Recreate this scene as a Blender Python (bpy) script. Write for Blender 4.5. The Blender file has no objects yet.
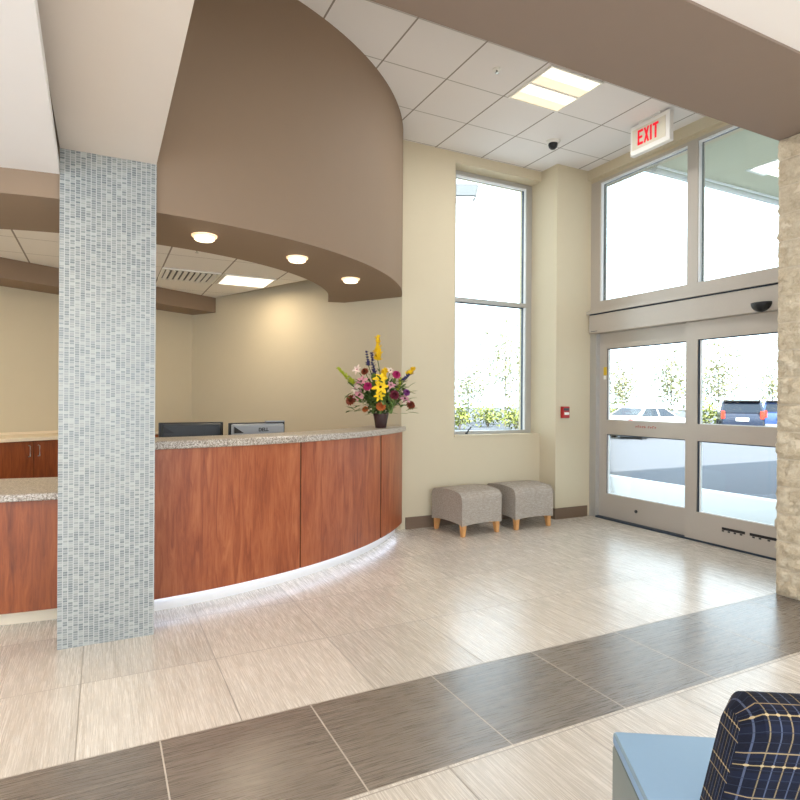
import bpy, bmesh, math, random
from mathutils import Vector, Matrix, noise
rnd = random.Random(7)
sc = bpy.context.scene
COL = sc.collection
H = 1.42
PI = math.pi

# ------------------------------------------------------------------ camera
YAW, PIT, ROL, FPX = 0.469652, -0.00076, -0.0064, 585.68
fwd = Vector((math.sin(YAW) * math.cos(PIT), math.cos(YAW) * math.cos(PIT), math.sin(PIT)))
r0 = Vector((math.cos(YAW), -math.sin(YAW), 0))
d0 = fwd.cross(r0)
rgt = math.cos(ROL) * r0 + math.sin(ROL) * d0
dwn = -math.sin(ROL) * r0 + math.cos(ROL) * d0
cam = bpy.data.cameras.new('camera')
co = bpy.data.objects.new('camera', cam)
COL.objects.link(co)
m3 = Matrix((rgt, -dwn, -fwd)).transposed()
co.matrix_world = Matrix.Translation((0, 0, H)) @ m3.to_4x4()
cam.sensor_width = 36
cam.lens = FPX / 800 * 36
cam.clip_end = 400
sc.camera = co
FH = Vector((math.sin(YAW), math.cos(YAW), 0))
RH = Vector((math.cos(YAW), -math.sin(YAW), 0))


def spot(u, depth, z=0.0):
    """ground spot seen in direction u (0..800 across the view) at a given distance"""
    p = FH * depth + RH * ((u - 400) / FPX * depth)
    return Vector((p.x, p.y, z))


# ------------------------------------------------------------------ materials
def lin(c):
    return tuple(((v / 255) / 12.92 if v / 255 <= .04045 else (((v / 255) + .055) / 1.055) ** 2.4) for v in c) + (1,)


class NT:
    def __init__(s, name):
        s.m = bpy.data.materials.new(name)
        s.m.use_nodes = True
        s.t = s.m.node_tree
        s.b = s.t.nodes['Principled BSDF']
        s.out = s.t.nodes['Material Output']

    def n(s, typ, **kw):
        x = s.t.nodes.new(typ)
        for k, v in kw.items():
            setattr(x, k, v)
        return x

    def l(s, a, b):
        s.t.links.new(a, b)

    def val(s, sock, v):
        if hasattr(v, 'links') or hasattr(v, 'is_linked'):
            s.l(v, sock)
        else:
            sock.default_value = v

    def math(s, op, a, b=0.0, c=0.0):
        x = s.n('ShaderNodeMath', operation=op)
        s.val(x.inputs[0], a)
        s.val(x.inputs[1], b)
        s.val(x.inputs[2], c)
        return x.outputs[0]

    def mix(s, f, a, b):
        x = s.n('ShaderNodeMix', data_type='RGBA')
        s.val(x.inputs[0], f)
        s.val(x.inputs[6], a)
        s.val(x.inputs[7], b)
        return x.outputs[2]

    def coord(s, kind='Object', scale=(1, 1, 1), loc=(0, 0, 0), rot=(0, 0, 0)):
        c = s.n('ShaderNodeTexCoord')
        mp = s.n('ShaderNodeMapping')
        mp.inputs['Scale'].default_value = scale
        mp.inputs['Location'].default_value = loc
        mp.inputs['Rotation'].default_value = rot
        s.l(c.outputs[kind], mp.inputs[0])
        return mp.outputs[0]

    def noise(s, vec, scale, detail=3, rough=.5):
        x = s.n('ShaderNodeTexNoise')
        s.l(vec, x.inputs['Vector'])
        x.inputs['Scale'].default_value = scale
        x.inputs['Detail'].default_value = detail
        x.inputs['Roughness'].default_value = rough
        return x.outputs['Fac']

    def ramp(s, f, stops):
        x = s.n('ShaderNodeValToRGB')
        s.l(f, x.inputs[0])
        e = x.color_ramp.elements
        while len(e) < len(stops):
            e.new(.5)
        for q, (p, c) in zip(e, stops):
            q.position = p
            q.color = c
        return x.outputs[0]

    def bump(s, h, strength=.3, dist=.01):
        x = s.n('ShaderNodeBump')
        x.inputs['Strength'].default_value = strength
        x.inputs['Distance'].default_value = dist
        s.l(h, x.inputs['Height'])
        s.l(x.outputs[0], s.b.inputs['Normal'])

    def sep(s, vec):
        x = s.n('ShaderNodeSeparateXYZ')
        s.l(vec, x.inputs[0])
        return x.outputs

    def comb(s, x_, y_, z_=0.0):
        x = s.n('ShaderNodeCombineXYZ')
        for i, v in enumerate((x_, y_, z_)):
            s.val(x.inputs[i], v)
        return x.outputs[0]


def flat(name, c, rough=.6, metal=0, spec=.5, var=.04, scale=30, bump=0):
    t = NT(name)
    v = t.coord()
    f = t.noise(v, scale, 4)
    a = lin(c)
    lo = tuple(x * (1 - var) for x in a[:3]) + (1,)
    hi = tuple(min(1, x * (1 + var)) for x in a[:3]) + (1,)
    t.l(t.mix(f, lo, hi), t.b.inputs['Base Color'])
    t.b.inputs['Roughness'].default_value = rough
    t.b.inputs['Metallic'].default_value = metal
    t.b.inputs['Specular IOR Level'].default_value = spec
    if bump:
        t.bump(f, bump, .004)
    return t.m


def emis(name, c, s, base=(240, 240, 235)):
    t = NT(name)
    t.b.inputs['Base Color'].default_value = lin(base)
    t.b.inputs['Emission Color'].default_value = lin(c)
    t.b.inputs['Emission Strength'].default_value = s
    return t.m


def glass(name, tint=(.97, 1, .985), refl=.06):
    t = NT(name)
    tr = t.n('ShaderNodeBsdfTransparent')
    tr.inputs[0].default_value = tint + (1,)
    gl = t.n('ShaderNodeBsdfGlossy')
    gl.inputs['Roughness'].default_value = .02
    lw = t.n('ShaderNodeFresnel')
    lw.inputs[0].default_value = 1.45
    mx = t.n('ShaderNodeMixShader')
    t.l(t.math('MULTIPLY', lw.outputs[0], .6), mx.inputs[0])
    t.l(tr.outputs[0], mx.inputs[1])
    t.l(gl.outputs[0], mx.inputs[2])
    t.l(mx.outputs[0], t.out.inputs[0])
    return t.m


def tile_floor(name, px, py, ox, oy, ca, cb, grout, along='Y', gw=.005, rough=.34, tilevar=.09):
    t = NT(name)
    P = t.coord('Object')
    s = t.sep(P)
    fx = t.math('DIVIDE', t.math('SUBTRACT', s[0], ox), px)
    fy = t.math('DIVIDE', t.math('SUBTRACT', s[1], oy), py)
    ix, iy = t.math('FLOOR', fx), t.math('FLOOR', fy)
    ux = t.math('MULTIPLY', t.math('ABSOLUTE', t.math('SUBTRACT', t.math('FRACT', t.math('ADD', fx, .5)), .5)), px)
    uy = t.math('MULTIPLY', t.math('ABSOLUTE', t.math('SUBTRACT', t.math('FRACT', t.math('ADD', fy, .5)), .5)), py)
    joint = t.math('LESS_THAN', t.math('MINIMUM', ux, uy), gw / 2)
    wn = t.n('ShaderNodeTexWhiteNoise', noise_dimensions='2D')
    t.l(t.comb(ix, iy), wn.inputs['Vector'])
    rv = wn.outputs['Value']
    off = t.math('MULTIPLY', rv, 37.0)
    if along == 'Y':
        v1 = t.comb(t.math('ADD', t.math('MULTIPLY', s[0], 70), off), t.math('MULTIPLY', s[1], 1.8), off)
        v2 = t.comb(t.math('ADD', t.math('MULTIPLY', s[0], 240), off), t.math('MULTIPLY', s[1], 7), off)
    else:
        v1 = t.comb(t.math('MULTIPLY', s[0], 1.8), t.math('ADD', t.math('MULTIPLY', s[1], 70), off), off)
        v2 = t.comb(t.math('MULTIPLY', s[0], 7), t.math('ADD', t.math('MULTIPLY', s[1], 240), off), off)
    n1 = t.noise(v1, 1, 4, .6)
    n2 = t.noise(v2, 1, 3, .6)
    f = t.math('ADD', t.math('MULTIPLY', n1, .65), t.math('MULTIPLY', n2, .35))
    c = t.ramp(f, [(.36, lin(ca)), (.64, lin(cb))])
    hsv = t.n('ShaderNodeHueSaturation')
    t.l(c, hsv.inputs['Color'])
    t.l(t.math('ADD', t.math('MULTIPLY', rv, tilevar), 1 - tilevar / 2), hsv.inputs['Value'])
    c2 = t.mix(joint, hsv.outputs[0], lin(grout))
    t.l(c2, t.b.inputs['Base Color'])
    t.b.inputs['Specular IOR Level'].default_value = .9
    t.val(t.b.inputs['Roughness'], t.math('ADD', t.math('MULTIPLY', joint, .3), t.math('ADD', t.math('MULTIPLY', n2, .12), rough - .06)))
    t.bump(t.math('SUBTRACT', t.math('MULTIPLY', n2, .3), joint), .05, .004)
    return t.m


def ceil_tile(name, px, py, ox, oy, c, lw=.022, lines=(146, 138, 130)):
    t = NT(name)
    P = t.coord('Object')
    s = t.sep(P)
    fx = t.math('DIVIDE', t.math('SUBTRACT', s[0], ox), px)
    fy = t.math('DIVIDE', t.math('SUBTRACT', s[1], oy), py)
    ux = t.math('MULTIPLY', t.math('ABSOLUTE', t.math('SUBTRACT', t.math('FRACT', t.math('ADD', fx, .5)), .5)), px)
    uy = t.math('MULTIPLY', t.math('ABSOLUTE', t.math('SUBTRACT', t.math('FRACT', t.math('ADD', fy, .5)), .5)), py)
    bar = t.math('LESS_THAN', ux, .0075)  # grid line painted dark as a shadow line; the crossing rim stays fainter
    rim = t.math('LESS_THAN', uy, .0055)
    f = t.noise(P, 160, 4, .7)
    a = lin(c)
    base = t.mix(f, tuple(x * .93 for x in a[:3]) + (1,), a)
    c1 = t.mix(rim, base, lin((176, 170, 164)))
    c2 = t.mix(bar, c1, lin(lines))
    t.l(c2, t.b.inputs['Base Color'])
    t.b.inputs['Roughness'].default_value = .85
    t.bump(t.math('SUBTRACT', t.math('MULTIPLY', f, .3), rim), .35, .006)
    return t.m


def wood(name, ca, cb, cc, axis='Z'):
    t = NT(name)
    sc_ = (9, 9, 1.1) if axis == 'Z' else (1.1, 9, 9)
    P = t.coord('Object', sc_)
    n0 = t.noise(P, 1.3, 2)
    d = t.n('ShaderNodeVectorMath', operation='ADD')
    t.l(P, d.inputs[0])
    t.l(t.comb(t.math('MULTIPLY', n0, 2.4), t.math('MULTIPLY', n0, 2.4), n0), d.inputs[1])
    n1 = t.noise(d.outputs[0], 1.5, 6, .62)
    P2 = t.coord('Object', (60, 60, 3.2) if axis == 'Z' else (3.2, 60, 60))
    n2 = t.noise(P2, 2.2, 3, .6)
    f = t.math('ADD', t.math('MULTIPLY', n1, .75), t.math('MULTIPLY', n2, .25))
    c = t.ramp(f, [(.33, lin(ca)), (.5, lin(cb)), (.68, lin(cc))])
    t.l(c, t.b.inputs['Base Color'])
    t.b.inputs['Roughness'].default_value = .38
    t.bump(n2, .05, .002)
    return t.m


def granite(name, cs):
    t = NT(name)
    P = t.coord('Object')
    v = t.n('ShaderNodeTexVoronoi')
    t.l(P, v.inputs['Vector'])
    v.inputs['Scale'].default_value = 150
    f = t.math('ADD', t.math('MULTIPLY', t.noise(P, 120, 3, .7), .6), t.math('MULTIPLY', t.sep(v.outputs['Color'])[0], .4))
    t.l(t.ramp(f, [(.28, lin(cs[0])), (.42, lin(cs[1])), (.55, lin(cs[2])), (.75, lin(cs[3]))]), t.b.inputs['Base Color'])
    t.b.inputs['Roughness'].default_value = .3
    return t.m


def mosaic(name):
    t = NT(name)
    P = t.coord('Object')
    s = t.sep(P)
    u = t.math('ADD', s[0], t.math('MULTIPLY', s[1], 1.0))
    cw, ch = .0263, .0135
    fx = t.math('DIVIDE', u, cw)
    ix = t.math('FLOOR', fx)
    # courses inside every strip are shifted a little
    wn0 = t.n('ShaderNodeTexWhiteNoise', noise_dimensions='1D')
    t.l(ix, wn0.inputs['W'])
    fz = t.math('ADD', t.math('DIVIDE', s[2], ch), wn0.outputs['Value'])
    iz = t.math('FLOOR', fz)
    wn = t.n('ShaderNodeTexWhiteNoise', noise_dimensions='2D')
    t.l(t.comb(ix, iz), wn.inputs['Vector'])
    c = t.ramp(wn.outputs['Value'], [(0, lin((112, 118, 120))), (.3, lin((127, 132, 133))), (.55, lin((137, 141, 140))), (.8, lin((148, 150, 147))), (1, lin((166, 168, 166)))])
    ax = t.math('MULTIPLY', t.math('ABSOLUTE', t.math('SUBTRACT', t.math('FRACT', t.math('ADD', fx, .5)), .5)), cw)
    az = t.math('MULTIPLY', t.math('ABSOLUTE', t.math('SUBTRACT', t.math('FRACT', t.math('ADD', fz, .5)), .5)), ch)
    j = t.math('MAXIMUM', t.math('LESS_THAN', ax, .0022), t.math('LESS_THAN', az, .0013))
    t.l(t.mix(j, c, lin((170, 172, 169))), t.b.inputs['Base Color'])
    t.val(t.b.inputs['Roughness'], t.math('ADD', t.math('MULTIPLY', j, .5), .22))
    t.bump(t.math('SUBTRACT', 1.0, j), .25, .002)
    return t.m


def stone(name):
    t = NT(name)
    P = t.coord('Object')
    n1 = t.noise(P, 9, 6, .65)
    n2 = t.noise(P, 60, 5, .7)
    f = t.math('ADD', t.math('MULTIPLY', n1, .55), t.math('MULTIPLY', n2, .45))
    t.l(t.ramp(f, [(.3, lin((178, 158, 130))), (.5, lin((210, 194, 166))), (.7, lin((232, 220, 198)))]), t.b.inputs['Base Color'])
    t.b.inputs['Roughness'].default_value = .95
    t.bump(f, 1.0, .03)
    return t.m


def weave(name, ca, cb, scale=260):
    t = NT(name)
    P = t.coord('Object', (1, .35, 1))
    n1 = t.noise(P, scale, 4, .7)
    n2 = t.noise(t.coord('Object', (.5, 1, 2.5)), 45, 3, .7)
    f = t.math('ADD', t.math('MULTIPLY', n1, .6), t.math('MULTIPLY', n2, .4))
    t.l(t.ramp(f, [(.35, lin(ca)), (.65, lin(cb))]), t.b.inputs['Base Color'])
    t.b.inputs['Roughness'].default_value = .9
    t.b.inputs['Specular IOR Level'].default_value = .2
    t.bump(f, .4, .002)
    return t.m


def plaid(name):
    t = NT(name)
    P = t.coord('UV')
    s = t.sep(P)

    def lines(v, per, w, off=0.0):
        f = t.math('FRACT', t.math('ADD', t.math('DIVIDE', v, per), off))
        return t.math('LESS_THAN', t.math('ABSOLUTE', t.math('SUBTRACT', f, .5)), w / per / 2)
    n = t.noise(t.coord('UV'), 300, 2)
    dark = t.mix(n, lin((10, 12, 22)), lin((24, 28, 46)))
    c = t.mix(t.math('MULTIPLY', lines(s[1], .06, .02, .2), .7), dark, lin((22, 28, 48)))
    c = t.mix(lines(s[0], .02, .0026), c, lin((74, 82, 104)))
    c = t.mix(lines(s[0], .04, .0026, .25), c, lin((122, 108, 84)))
    c = t.mix(lines(s[1], .12, .003, .1), c, lin((150, 130, 96)))
    c = t.mix(lines(s[1], .12, .003, .38), c, lin((150, 130, 96)))
    c = t.mix(lines(s[1], .024, .0014), c, lin((44, 50, 68)))
    fx = t.math('MULTIPLY', t.math('SUBTRACT', t.math('FRACT', t.math('DIVIDE', s[0], .02)), .5), .02)
    fy = t.math('MULTIPLY', t.math('SUBTRACT', t.math('FRACT', t.math('ADD', t.math('DIVIDE', s[1], .12), .1)), .5), .12)
    rr = t.math('ADD', t.math('MULTIPLY', fx, fx), t.math('MULTIPLY', fy, fy))
    c = t.mix(t.math('LESS_THAN', rr, .0036 ** 2), c, lin((176, 156, 120)))
    t.l(c, t.b.inputs['Base Color'])
    t.b.inputs['Roughness'].default_value = .85
    t.b.inputs['Specular IOR Level'].default_value = .2
    t.bump(n, .3, .001)
    return t.m


M = dict(
    wall=flat('wall_paint', (203, 191, 165), .8, var=.015, scale=8, spec=.25),
    taupe=flat('taupe_paint', (141, 120, 100), .7, var=.02, scale=8, spec=.3),
    beam=flat('beam_paint', (132, 116, 104), .7, var=.02, scale=8, spec=.3),
    soffit_tan=flat('tan_paint', (216, 207, 198), .8, var=.015, scale=6, spec=.25),
    gyp=flat('white_gypsum_paint', (228, 224, 222), .85, var=.012, scale=6, spec=.2),
    base=flat('brown_baseboard', (112, 92, 74), .6, var=.05),
    floor=tile_floor('striated_light_tile', .645, .69, -.09, 2.61, (184, 174, 162), (213, 205, 195), (142, 132, 120), gw=.006, tilevar=.2, rough=.27),
    strip=tile_floor('striated_dark_tile', .648, .675, .219, 1.935, (94, 84, 76), (128, 117, 106), (184, 172, 158), along='X', gw=.006, rough=.28, tilevar=.16),
    ceil=ceil_tile('acoustic_ceiling_tile', .62, .615, 2.07, 4.435, (236, 232, 230)),
    oceil=ceil_tile('office_ceiling_tile', .61, .62, 1.16, 6.57, (236, 232, 226)),
    mosaic=mosaic('glass_mosaic'),
    wood=wood('cherry_laminate', (122, 56, 30), (156, 83, 49), (180, 108, 68)),
    wood2=wood('cherry_laminate_darker', (102, 45, 17), (134, 67, 29), (156, 85, 43)),
    seam=flat('seam_dark', (62, 28, 16), .6),
    granite=granite('granite_counter', [(112, 100, 90), (150, 138, 126), (178, 168, 156), (208, 200, 190)]),
    toe=flat('pale_aluminium_laminate', (232, 232, 230), .5, var=.02),
    cream=flat('cream_laminate', (232, 216, 190), .5, var=.02),
    bead=flat('bright_glazing_bead', (232, 236, 238), .4),
    alu=flat('bronze_grey_aluminium', (190, 182, 172), .42, metal=.35, var=.03, scale=60),
    alu2=flat('anodised_aluminium', (186, 184, 180), .4, metal=.5, var=.03, scale=60),
    aludark=flat('dark_gasket', (38, 52, 66), .5),
    steel=flat('brushed_steel', (190, 188, 182), .3, metal=.9),
    glass=glass('window_glass'),
    stone=stone('split_face_block'),
    mortar=flat('pale_mortar', (222, 208, 184), .95, var=.05),
    ottof=weave('taupe_weave', (128, 116, 106), (190, 180, 168)),
    maple=wood('maple_leg', (186, 128, 72), (206, 150, 92), (220, 170, 112)),
    black=flat('black_plastic', (18, 18, 20), .4),
    charcoal=flat('charcoal_plastic', (46, 50, 54), .45),
    mgrey=flat('grey_plastic', (146, 150, 154), .45),
    white=flat('white_plastic', (236, 234, 228), .5, var=.01),
    signpanel=flat('sign_panel', (220, 214, 196), .5, var=.01),
    red=flat('alarm_red', (170, 24, 24), .4),
    redl=emis('exit_red', (235, 20, 45), .45, (220, 20, 40)),
    redtxt=flat('red_print', (176, 60, 52), .6),
    yellow=flat('yellow_sticker', (214, 176, 40), .6),
    blue=flat('pale_blue_vinyl', (126, 158, 188), .42, var=.02, scale=60, bump=.05),
    bluewelt=flat('blue_grey_welt', (120, 140, 152), .5),
    greyv=flat('grey_vinyl_side', (122, 130, 126), .5, var=.03),
    plaid=plaid('navy_plaid_fabric'),
    lens=emis('troffer_lens', (255, 244, 214), 1.6),
    clens=emis('canopy_lens', (250, 244, 220), .95),
    lens2=emis('troffer_reflector', (255, 226, 176), .75),
    olens=emis('office_lens', (255, 246, 226), 1.8),
    dlens=emis('downlight_lens', (255, 236, 200), 2.6),
    dring=emis('downlight_glass_ring', (255, 206, 130), .8),
    led=emis('led_strip', (214, 228, 255), 7),
    concrete=flat('light_concrete', (168, 168, 168), .9, var=.05, scale=3),
    curb=flat('curb_concrete', (214, 214, 212), .9, var=.04),
    asphalt=flat('asphalt', (70, 73, 81), .95, var=.12, scale=2),
    canopy=flat('canopy_soffit', (190, 192, 172), .85, var=.02, scale=4),
    canopytrim=flat('canopy_trim', (226, 230, 230), .6),
    grass=flat('grass', (176, 184, 120), .95, var=.2, scale=4),
    leafy=flat('spring_leaves', (150, 150, 116), .8, var=.25, scale=3),
    leafy2=flat('hedge_leaves', (112, 120, 52), .8, var=.25, scale=3),
    bark=flat('bark', (110, 100, 90), .9, var=.2, scale=10),
    carwhite=flat('white_car_paint', (226, 228, 232), .25, var=.01),
    cardark=flat('dark_blue_car_paint', (40, 48, 66), .25, var=.02),
    carblue=flat('blue_car_paint', (62, 84, 132), .25, var=.02),
    carglass=flat('car_window', (24, 32, 44), .1),
    tire=flat('tyre', (30, 30, 32), .8),
    tail=flat('tail_light', (214, 56, 40), .3),
    plate=flat('licence_plate', (230, 232, 236), .5),
    polegrey=flat('pole_grey', (92, 96, 100), .5),
    vase=flat('dark_brown_vase', (62, 42, 42), .22, var=.06),
    stem=flat('stem_green', (66, 92, 40), .7, var=.15),
    leafg=flat('leaf_green', (92, 116, 54), .6, var=.4, scale=14),
    fy=flat('yellow_petal', (240, 200, 24), .7, var=.12, scale=60),
    fb=flat('indigo_petal', (58, 50, 104), .7, var=.2, scale=60),
    fl=flat('lime_petal', (176, 188, 50), .7, var=.15, scale=60),
    fm=flat('magenta_petal', (176, 34, 100), .7, var=.15, scale=60),
    fd=flat('wine_petal', (104, 22, 44), .7, var=.15, scale=60),
    fp=flat('pink_petal', (206, 142, 156), .7, var=.15, scale=60),
    fr=flat('rust_petal', (132, 58, 34), .7, var=.2, scale=60),
    fo=flat('orange_petal', (196, 104, 50), .7, var=.15, scale=60),
    fw=flat('blush_white_petal', (226, 206, 196), .7, var=.08, scale=60),
    fv=flat('violet_petal', (128, 58, 128), .7, var=.15, scale=60),
    fcen=flat('dark_flower_centre', (52, 28, 22), .8),
)


# ------------------------------------------------------------------ mesh helpers
def link(name, me, mat, parent=None, smooth=False, kind=None, label=None):
    o = bpy.data.objects.new(name, me)
    COL.objects.link(o)
    if mat is not None:
        me.materials.append(mat)
    if smooth:
        for p in me.polygons:
            p.use_smooth = True
    if parent is not None:
        o.parent = parent
    if kind:
        o['kind'] = kind
    if label:
        o['label'] = label
    return o


def build(name, bm, mat, parent=None, smooth=False, kind=None, label=None, angle=None, recalc=True):
    if recalc:
        bmesh.ops.recalc_face_normals(bm, faces=bm.faces)
    if angle is not None:
        for f in bm.faces:
            f.smooth = True
        for e in bm.edges:
            if len(e.link_faces) == 2:
                e.smooth = e.calc_face_angle(0) < math.radians(angle)
            else:
                e.smooth = False
    me = bpy.data.meshes.new(name)
    bm.to_mesh(me)
    bm.free()
    return link(name, me, mat, parent, smooth, kind, label)


def struct(name, bm, mat, parent=None, angle=None, label=None):
    return build(name, bm, mat, parent, kind='structure' if parent is None else None, angle=angle, label=label)


def thing(name, label, cat, loc=(0, 0, 0), rz=0.0, group=None, kind=None):
    o = bpy.data.objects.new(name, None)
    o.empty_display_size = .1
    COL.objects.link(o)
    o.location = loc
    o.rotation_euler = (0, 0, rz)
    if kind:
        o['kind'] = kind
    if label:
        o['label'] = label
    if cat:
        o['category'] = cat
    if group:
        o['group'] = group
    return o


def tag(o, label, cat, group=None):
    o['label'] = label
    o['category'] = cat
    if group:
        o['group'] = group
    return o


def NB():
    return bmesh.new()


def box(bm, x0, y0, z0, x1, y1, z1, bev=0.0, seg=2):
    vs = [bm.verts.new(p) for p in ((x0, y0, z0), (x1, y0, z0), (x1, y1, z0), (x0, y1, z0), (x0, y0, z1), (x1, y0, z1), (x1, y1, z1), (x0, y1, z1))]
    fs = [bm.faces.new([vs[i] for i in q]) for q in ((3, 2, 1, 0), (4, 5, 6, 7), (0, 1, 5, 4), (1, 2, 6, 5), (2, 3, 7, 6), (3, 0, 4, 7))]
    if bev:
        es = list({e for f in fs for e in f.edges})
        bmesh.ops.bevel(bm, geom=es, offset=bev, segments=seg, profile=.5, affect='EDGES')
    return vs


def BX(x0, y0, z0, x1, y1, z1, bev=0.0, seg=2):
    bm = NB()
    box(bm, min(x0, x1), min(y0, y1), min(z0, z1), max(x0, x1), max(y0, y1), max(z0, z1), bev, seg)
    return bm


def prism(bm, poly, z0, z1):
    a = [bm.verts.new((x, y, z0)) for x, y in poly]
    b = [bm.verts.new((x, y, z1)) for x, y in poly]
    bm.faces.new(a[::-1])
    bm.faces.new(b)
    n = len(poly)
    for i in range(n):
        bm.faces.new((a[i], a[(i + 1) % n], b[(i + 1) % n], b[i]))
    return a + b


def extrude_x(bm, poly, x0, x1):
    """profile poly of (y,z) swept along x"""
    a = [bm.verts.new((x0, y, z)) for y, z in poly]
    b = [bm.verts.new((x1, y, z)) for y, z in poly]
    bm.faces.new(a[::-1])
    bm.faces.new(b)
    n = len(poly)
    for i in range(n):
        bm.faces.new((a[i], a[(i + 1) % n], b[(i + 1) % n], b[i]))


def sweep(bm, prof, c, a0, a1, n):
    """closed profile [(r,z)] swept round centre c from angle a0 to a1"""
    rows = []
    for k in range(n + 1):
        a = a0 + (a1 - a0) * k / n
        rows.append([bm.verts.new((c[0] + r * math.cos(a), c[1] + r * math.sin(a), z)) for r, z in prof])
    m = len(prof)
    for k in range(n):
        for i in range(m):
            bm.faces.new((rows[k][i], rows[k][(i + 1) % m], rows[k + 1][(i + 1) % m], rows[k + 1][i]))
    bm.faces.new(rows[0])
    bm.faces.new(rows[-1][::-1])


def lathe(bm, prof, c=(0, 0, 0), n=24):
    rows = []
    for r, z in prof:
        if r < 1e-6:
            rows.append([bm.verts.new((c[0], c[1], c[2] + z))])
        else:
            rows.append([bm.verts.new((c[0] + r * math.cos(2 * PI * k / n), c[1] + r * math.sin(2 * PI * k / n), c[2] + z)) for k in range(n)])
    for A, B in zip(rows, rows[1:]):
        for k in range(n):
            k2 = (k + 1) % n
            if len(A) == 1 and len(B) == 1:
                continue
            if len(A) == 1:
                bm.faces.new((A[0], B[k], B[k2]))
            elif len(B) == 1:
                bm.faces.new((A[k], A[k2], B[0]))
            else:
                bm.faces.new((A[k], A[k2], B[k2], B[k]))


def tube(bm, pts, rad, n=8):
    pts = [Vector(p) for p in pts]
    rows = []
    for i, p in enumerate(pts):
        t = (pts[min(i + 1, len(pts) - 1)] - pts[max(i - 1, 0)]).normalized()
        u = t.cross(Vector((0, 0, 1)))
        if u.length < 1e-3:
            u = t.cross(Vector((1, 0, 0)))
        u.normalize()
        v = t.cross(u)
        r = rad[i] if isinstance(rad, (list, tuple)) else rad
        rows.append([bm.verts.new(p + u * (r * math.cos(2 * PI * k / n)) + v * (r * math.sin(2 * PI * k / n))) for k in range(n)])
    for A, B in zip(rows, rows[1:]):
        for k in range(n):
            bm.faces.new((A[k], A[(k + 1) % n], B[(k + 1) % n], B[k]))
    bm.faces.new(rows[0][::-1])
    bm.faces.new(rows[-1])


def petal(bm, base, d, up, ln, w, curl=.3, n=3):
    """a slightly cupped petal with thickness-free two sided strip, doubled for depth"""
    d = Vector(d).normalized()
    up = Vector(up)
    s = d.cross(up)
    if s.length < 1e-3:
        s = d.cross(Vector((1, 0, .3)))
    s.normalize()
    up = s.cross(d).normalized()
    prev = None
    for i in range(n + 1):
        f = i / n
        ww = w * math.sin(PI * (.12 + .8 * f)) ** .8
        p = Vector(base) + d * (ln * f) + up * (curl * ln * f * f)
        row = (bm.verts.new(p - s * ww / 2 + up * ww * .12), bm.verts.new(p), bm.verts.new(p + s * ww / 2 + up * ww * .12))
        if prev:
            bm.faces.new((prev[0], prev[1], row[1], row[0]))
            bm.faces.new((prev[1], prev[2], row[2], row[1]))
        prev = row


def ball(bm, c, r, sub=2, sq=(1, 1, 1)):
    res = bmesh.ops.create_icosphere(bm, subdivisions=sub, radius=1)
    for v in res['verts']:
        v.co = Vector(c) + Vector((v.co.x * r * sq[0], v.co.y * r * sq[1], v.co.z * r * sq[2]))


# ------------------------------------------------------------------ SETTING
ZC = 4.25      # lobby ceiling
ZO = 2.785     # office ceiling
XR = 5.38      # door wall inner face
YW = 5.685     # window wall inner face
TOP = 4.42
struct('floor', BX(-4, -4, -.12, 5.62, 1.935, 0), M['floor'])
bm = NB()
prism(bm, [(-4, 2.61), (5.62, 2.61), (5.62, 6.1), (2.95, 6.1), (1.3, 8.9), (-4, 8.9)], -.12, 0)
struct('floor_far', bm, M['floor'])
struct('floor_strip', BX(-4, 1.935, -.12, 5.62, 2.61, 0), M['strip'])

# window wall
bm = NB()
box(bm, 2.905, YW, 0, 3.58, 6.1, TOP)
box(bm, 3.58, YW, 0, 4.83, 6.1, 1.0)
box(bm, 3.58, YW, 4.13, 4.83, 6.1, TOP)
struct('wall_back', bm, M['wall'])
struct('wall_pier', BX(4.83, 5.4, 0, 5.62, 6.1, TOP), M['wall'])
# door wall
bm = NB()
box(bm, XR, -4, 0, 5.62, 2.68, TOP)
box(bm, XR, 2.68, 4.1, 5.62, 5.4, TOP)
struct('wall_right', bm, M['wall'])
# thin stepped head trim above the transom
bm = NB()
box(bm, XR - .06, 2.61, 4.13, XR, 5.4, ZC)
struct('trim_1', bm, M['wall'])
# angled office walls
wd = Vector((-.518, .855))
bd = Vector((-.855, -.518))
P0 = Vector((2.905, YW))
P1 = P0 + wd * 3.46


def slab(name, a, b, nrm, th, z0, z1, mat):
    bm = NB()
    a, b, nrm = Vector(a), Vector(b), Vector(nrm)
    prism(bm, [tuple(a), tuple(b), tuple(b + nrm * th), tuple(a + nrm * th)], z0, z1)
    return struct(name, bm, mat)


slab('wall_office_side', P0, P1 + wd * .15, (.855, .518), .15, 0, TOP, M['wall'])
P2 = P1 + bd * 6.3
slab('wall_office_back', P1, P2, (-.518, .855), .15, 0, TOP, M['wall'])
# soffit along the office back wall
sf = P1 - Vector((-.518, .855)) * .48
slab('office_soffit', sf, sf + bd * 6.0, (-.518, .855), .475, 2.585, ZO, M['taupe'])
# walls of the lobby behind the viewer, with wide window openings
bm = NB()
box(bm, -4.15, -4, 0, -4, 5.6, .35)
box(bm, -4.15, -4, 2.62, -4, 5.6, TOP)
box(bm, -4.15, 3.2, .35, -4, 5.6, 2.62)
struct('wall_left', bm, M['wall'])
bm = NB()
box(bm, -4.15, -4.15, 0, 5.62, -4, .3)
box(bm, -4.15, -4.15, 3.2, 5.62, -4, TOP)
for x in (-4.15, -1.6, 1.4, 5.1):
    box(bm, x, -4.15, .3, x + .3, -4, 3.2)
struct('wall_rear', bm, M['wall'])
bm = NB()
prism(bm, [(-4.15, -4.15), (5.62, -4.15), (5.62, 6.1), (2.95, 6.1), (1.3, 8.9), (-4.15, 8.9)], TOP, TOP + .12)
struct('roof', bm, M['gyp'])

CD = (.04, 6.926)
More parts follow.
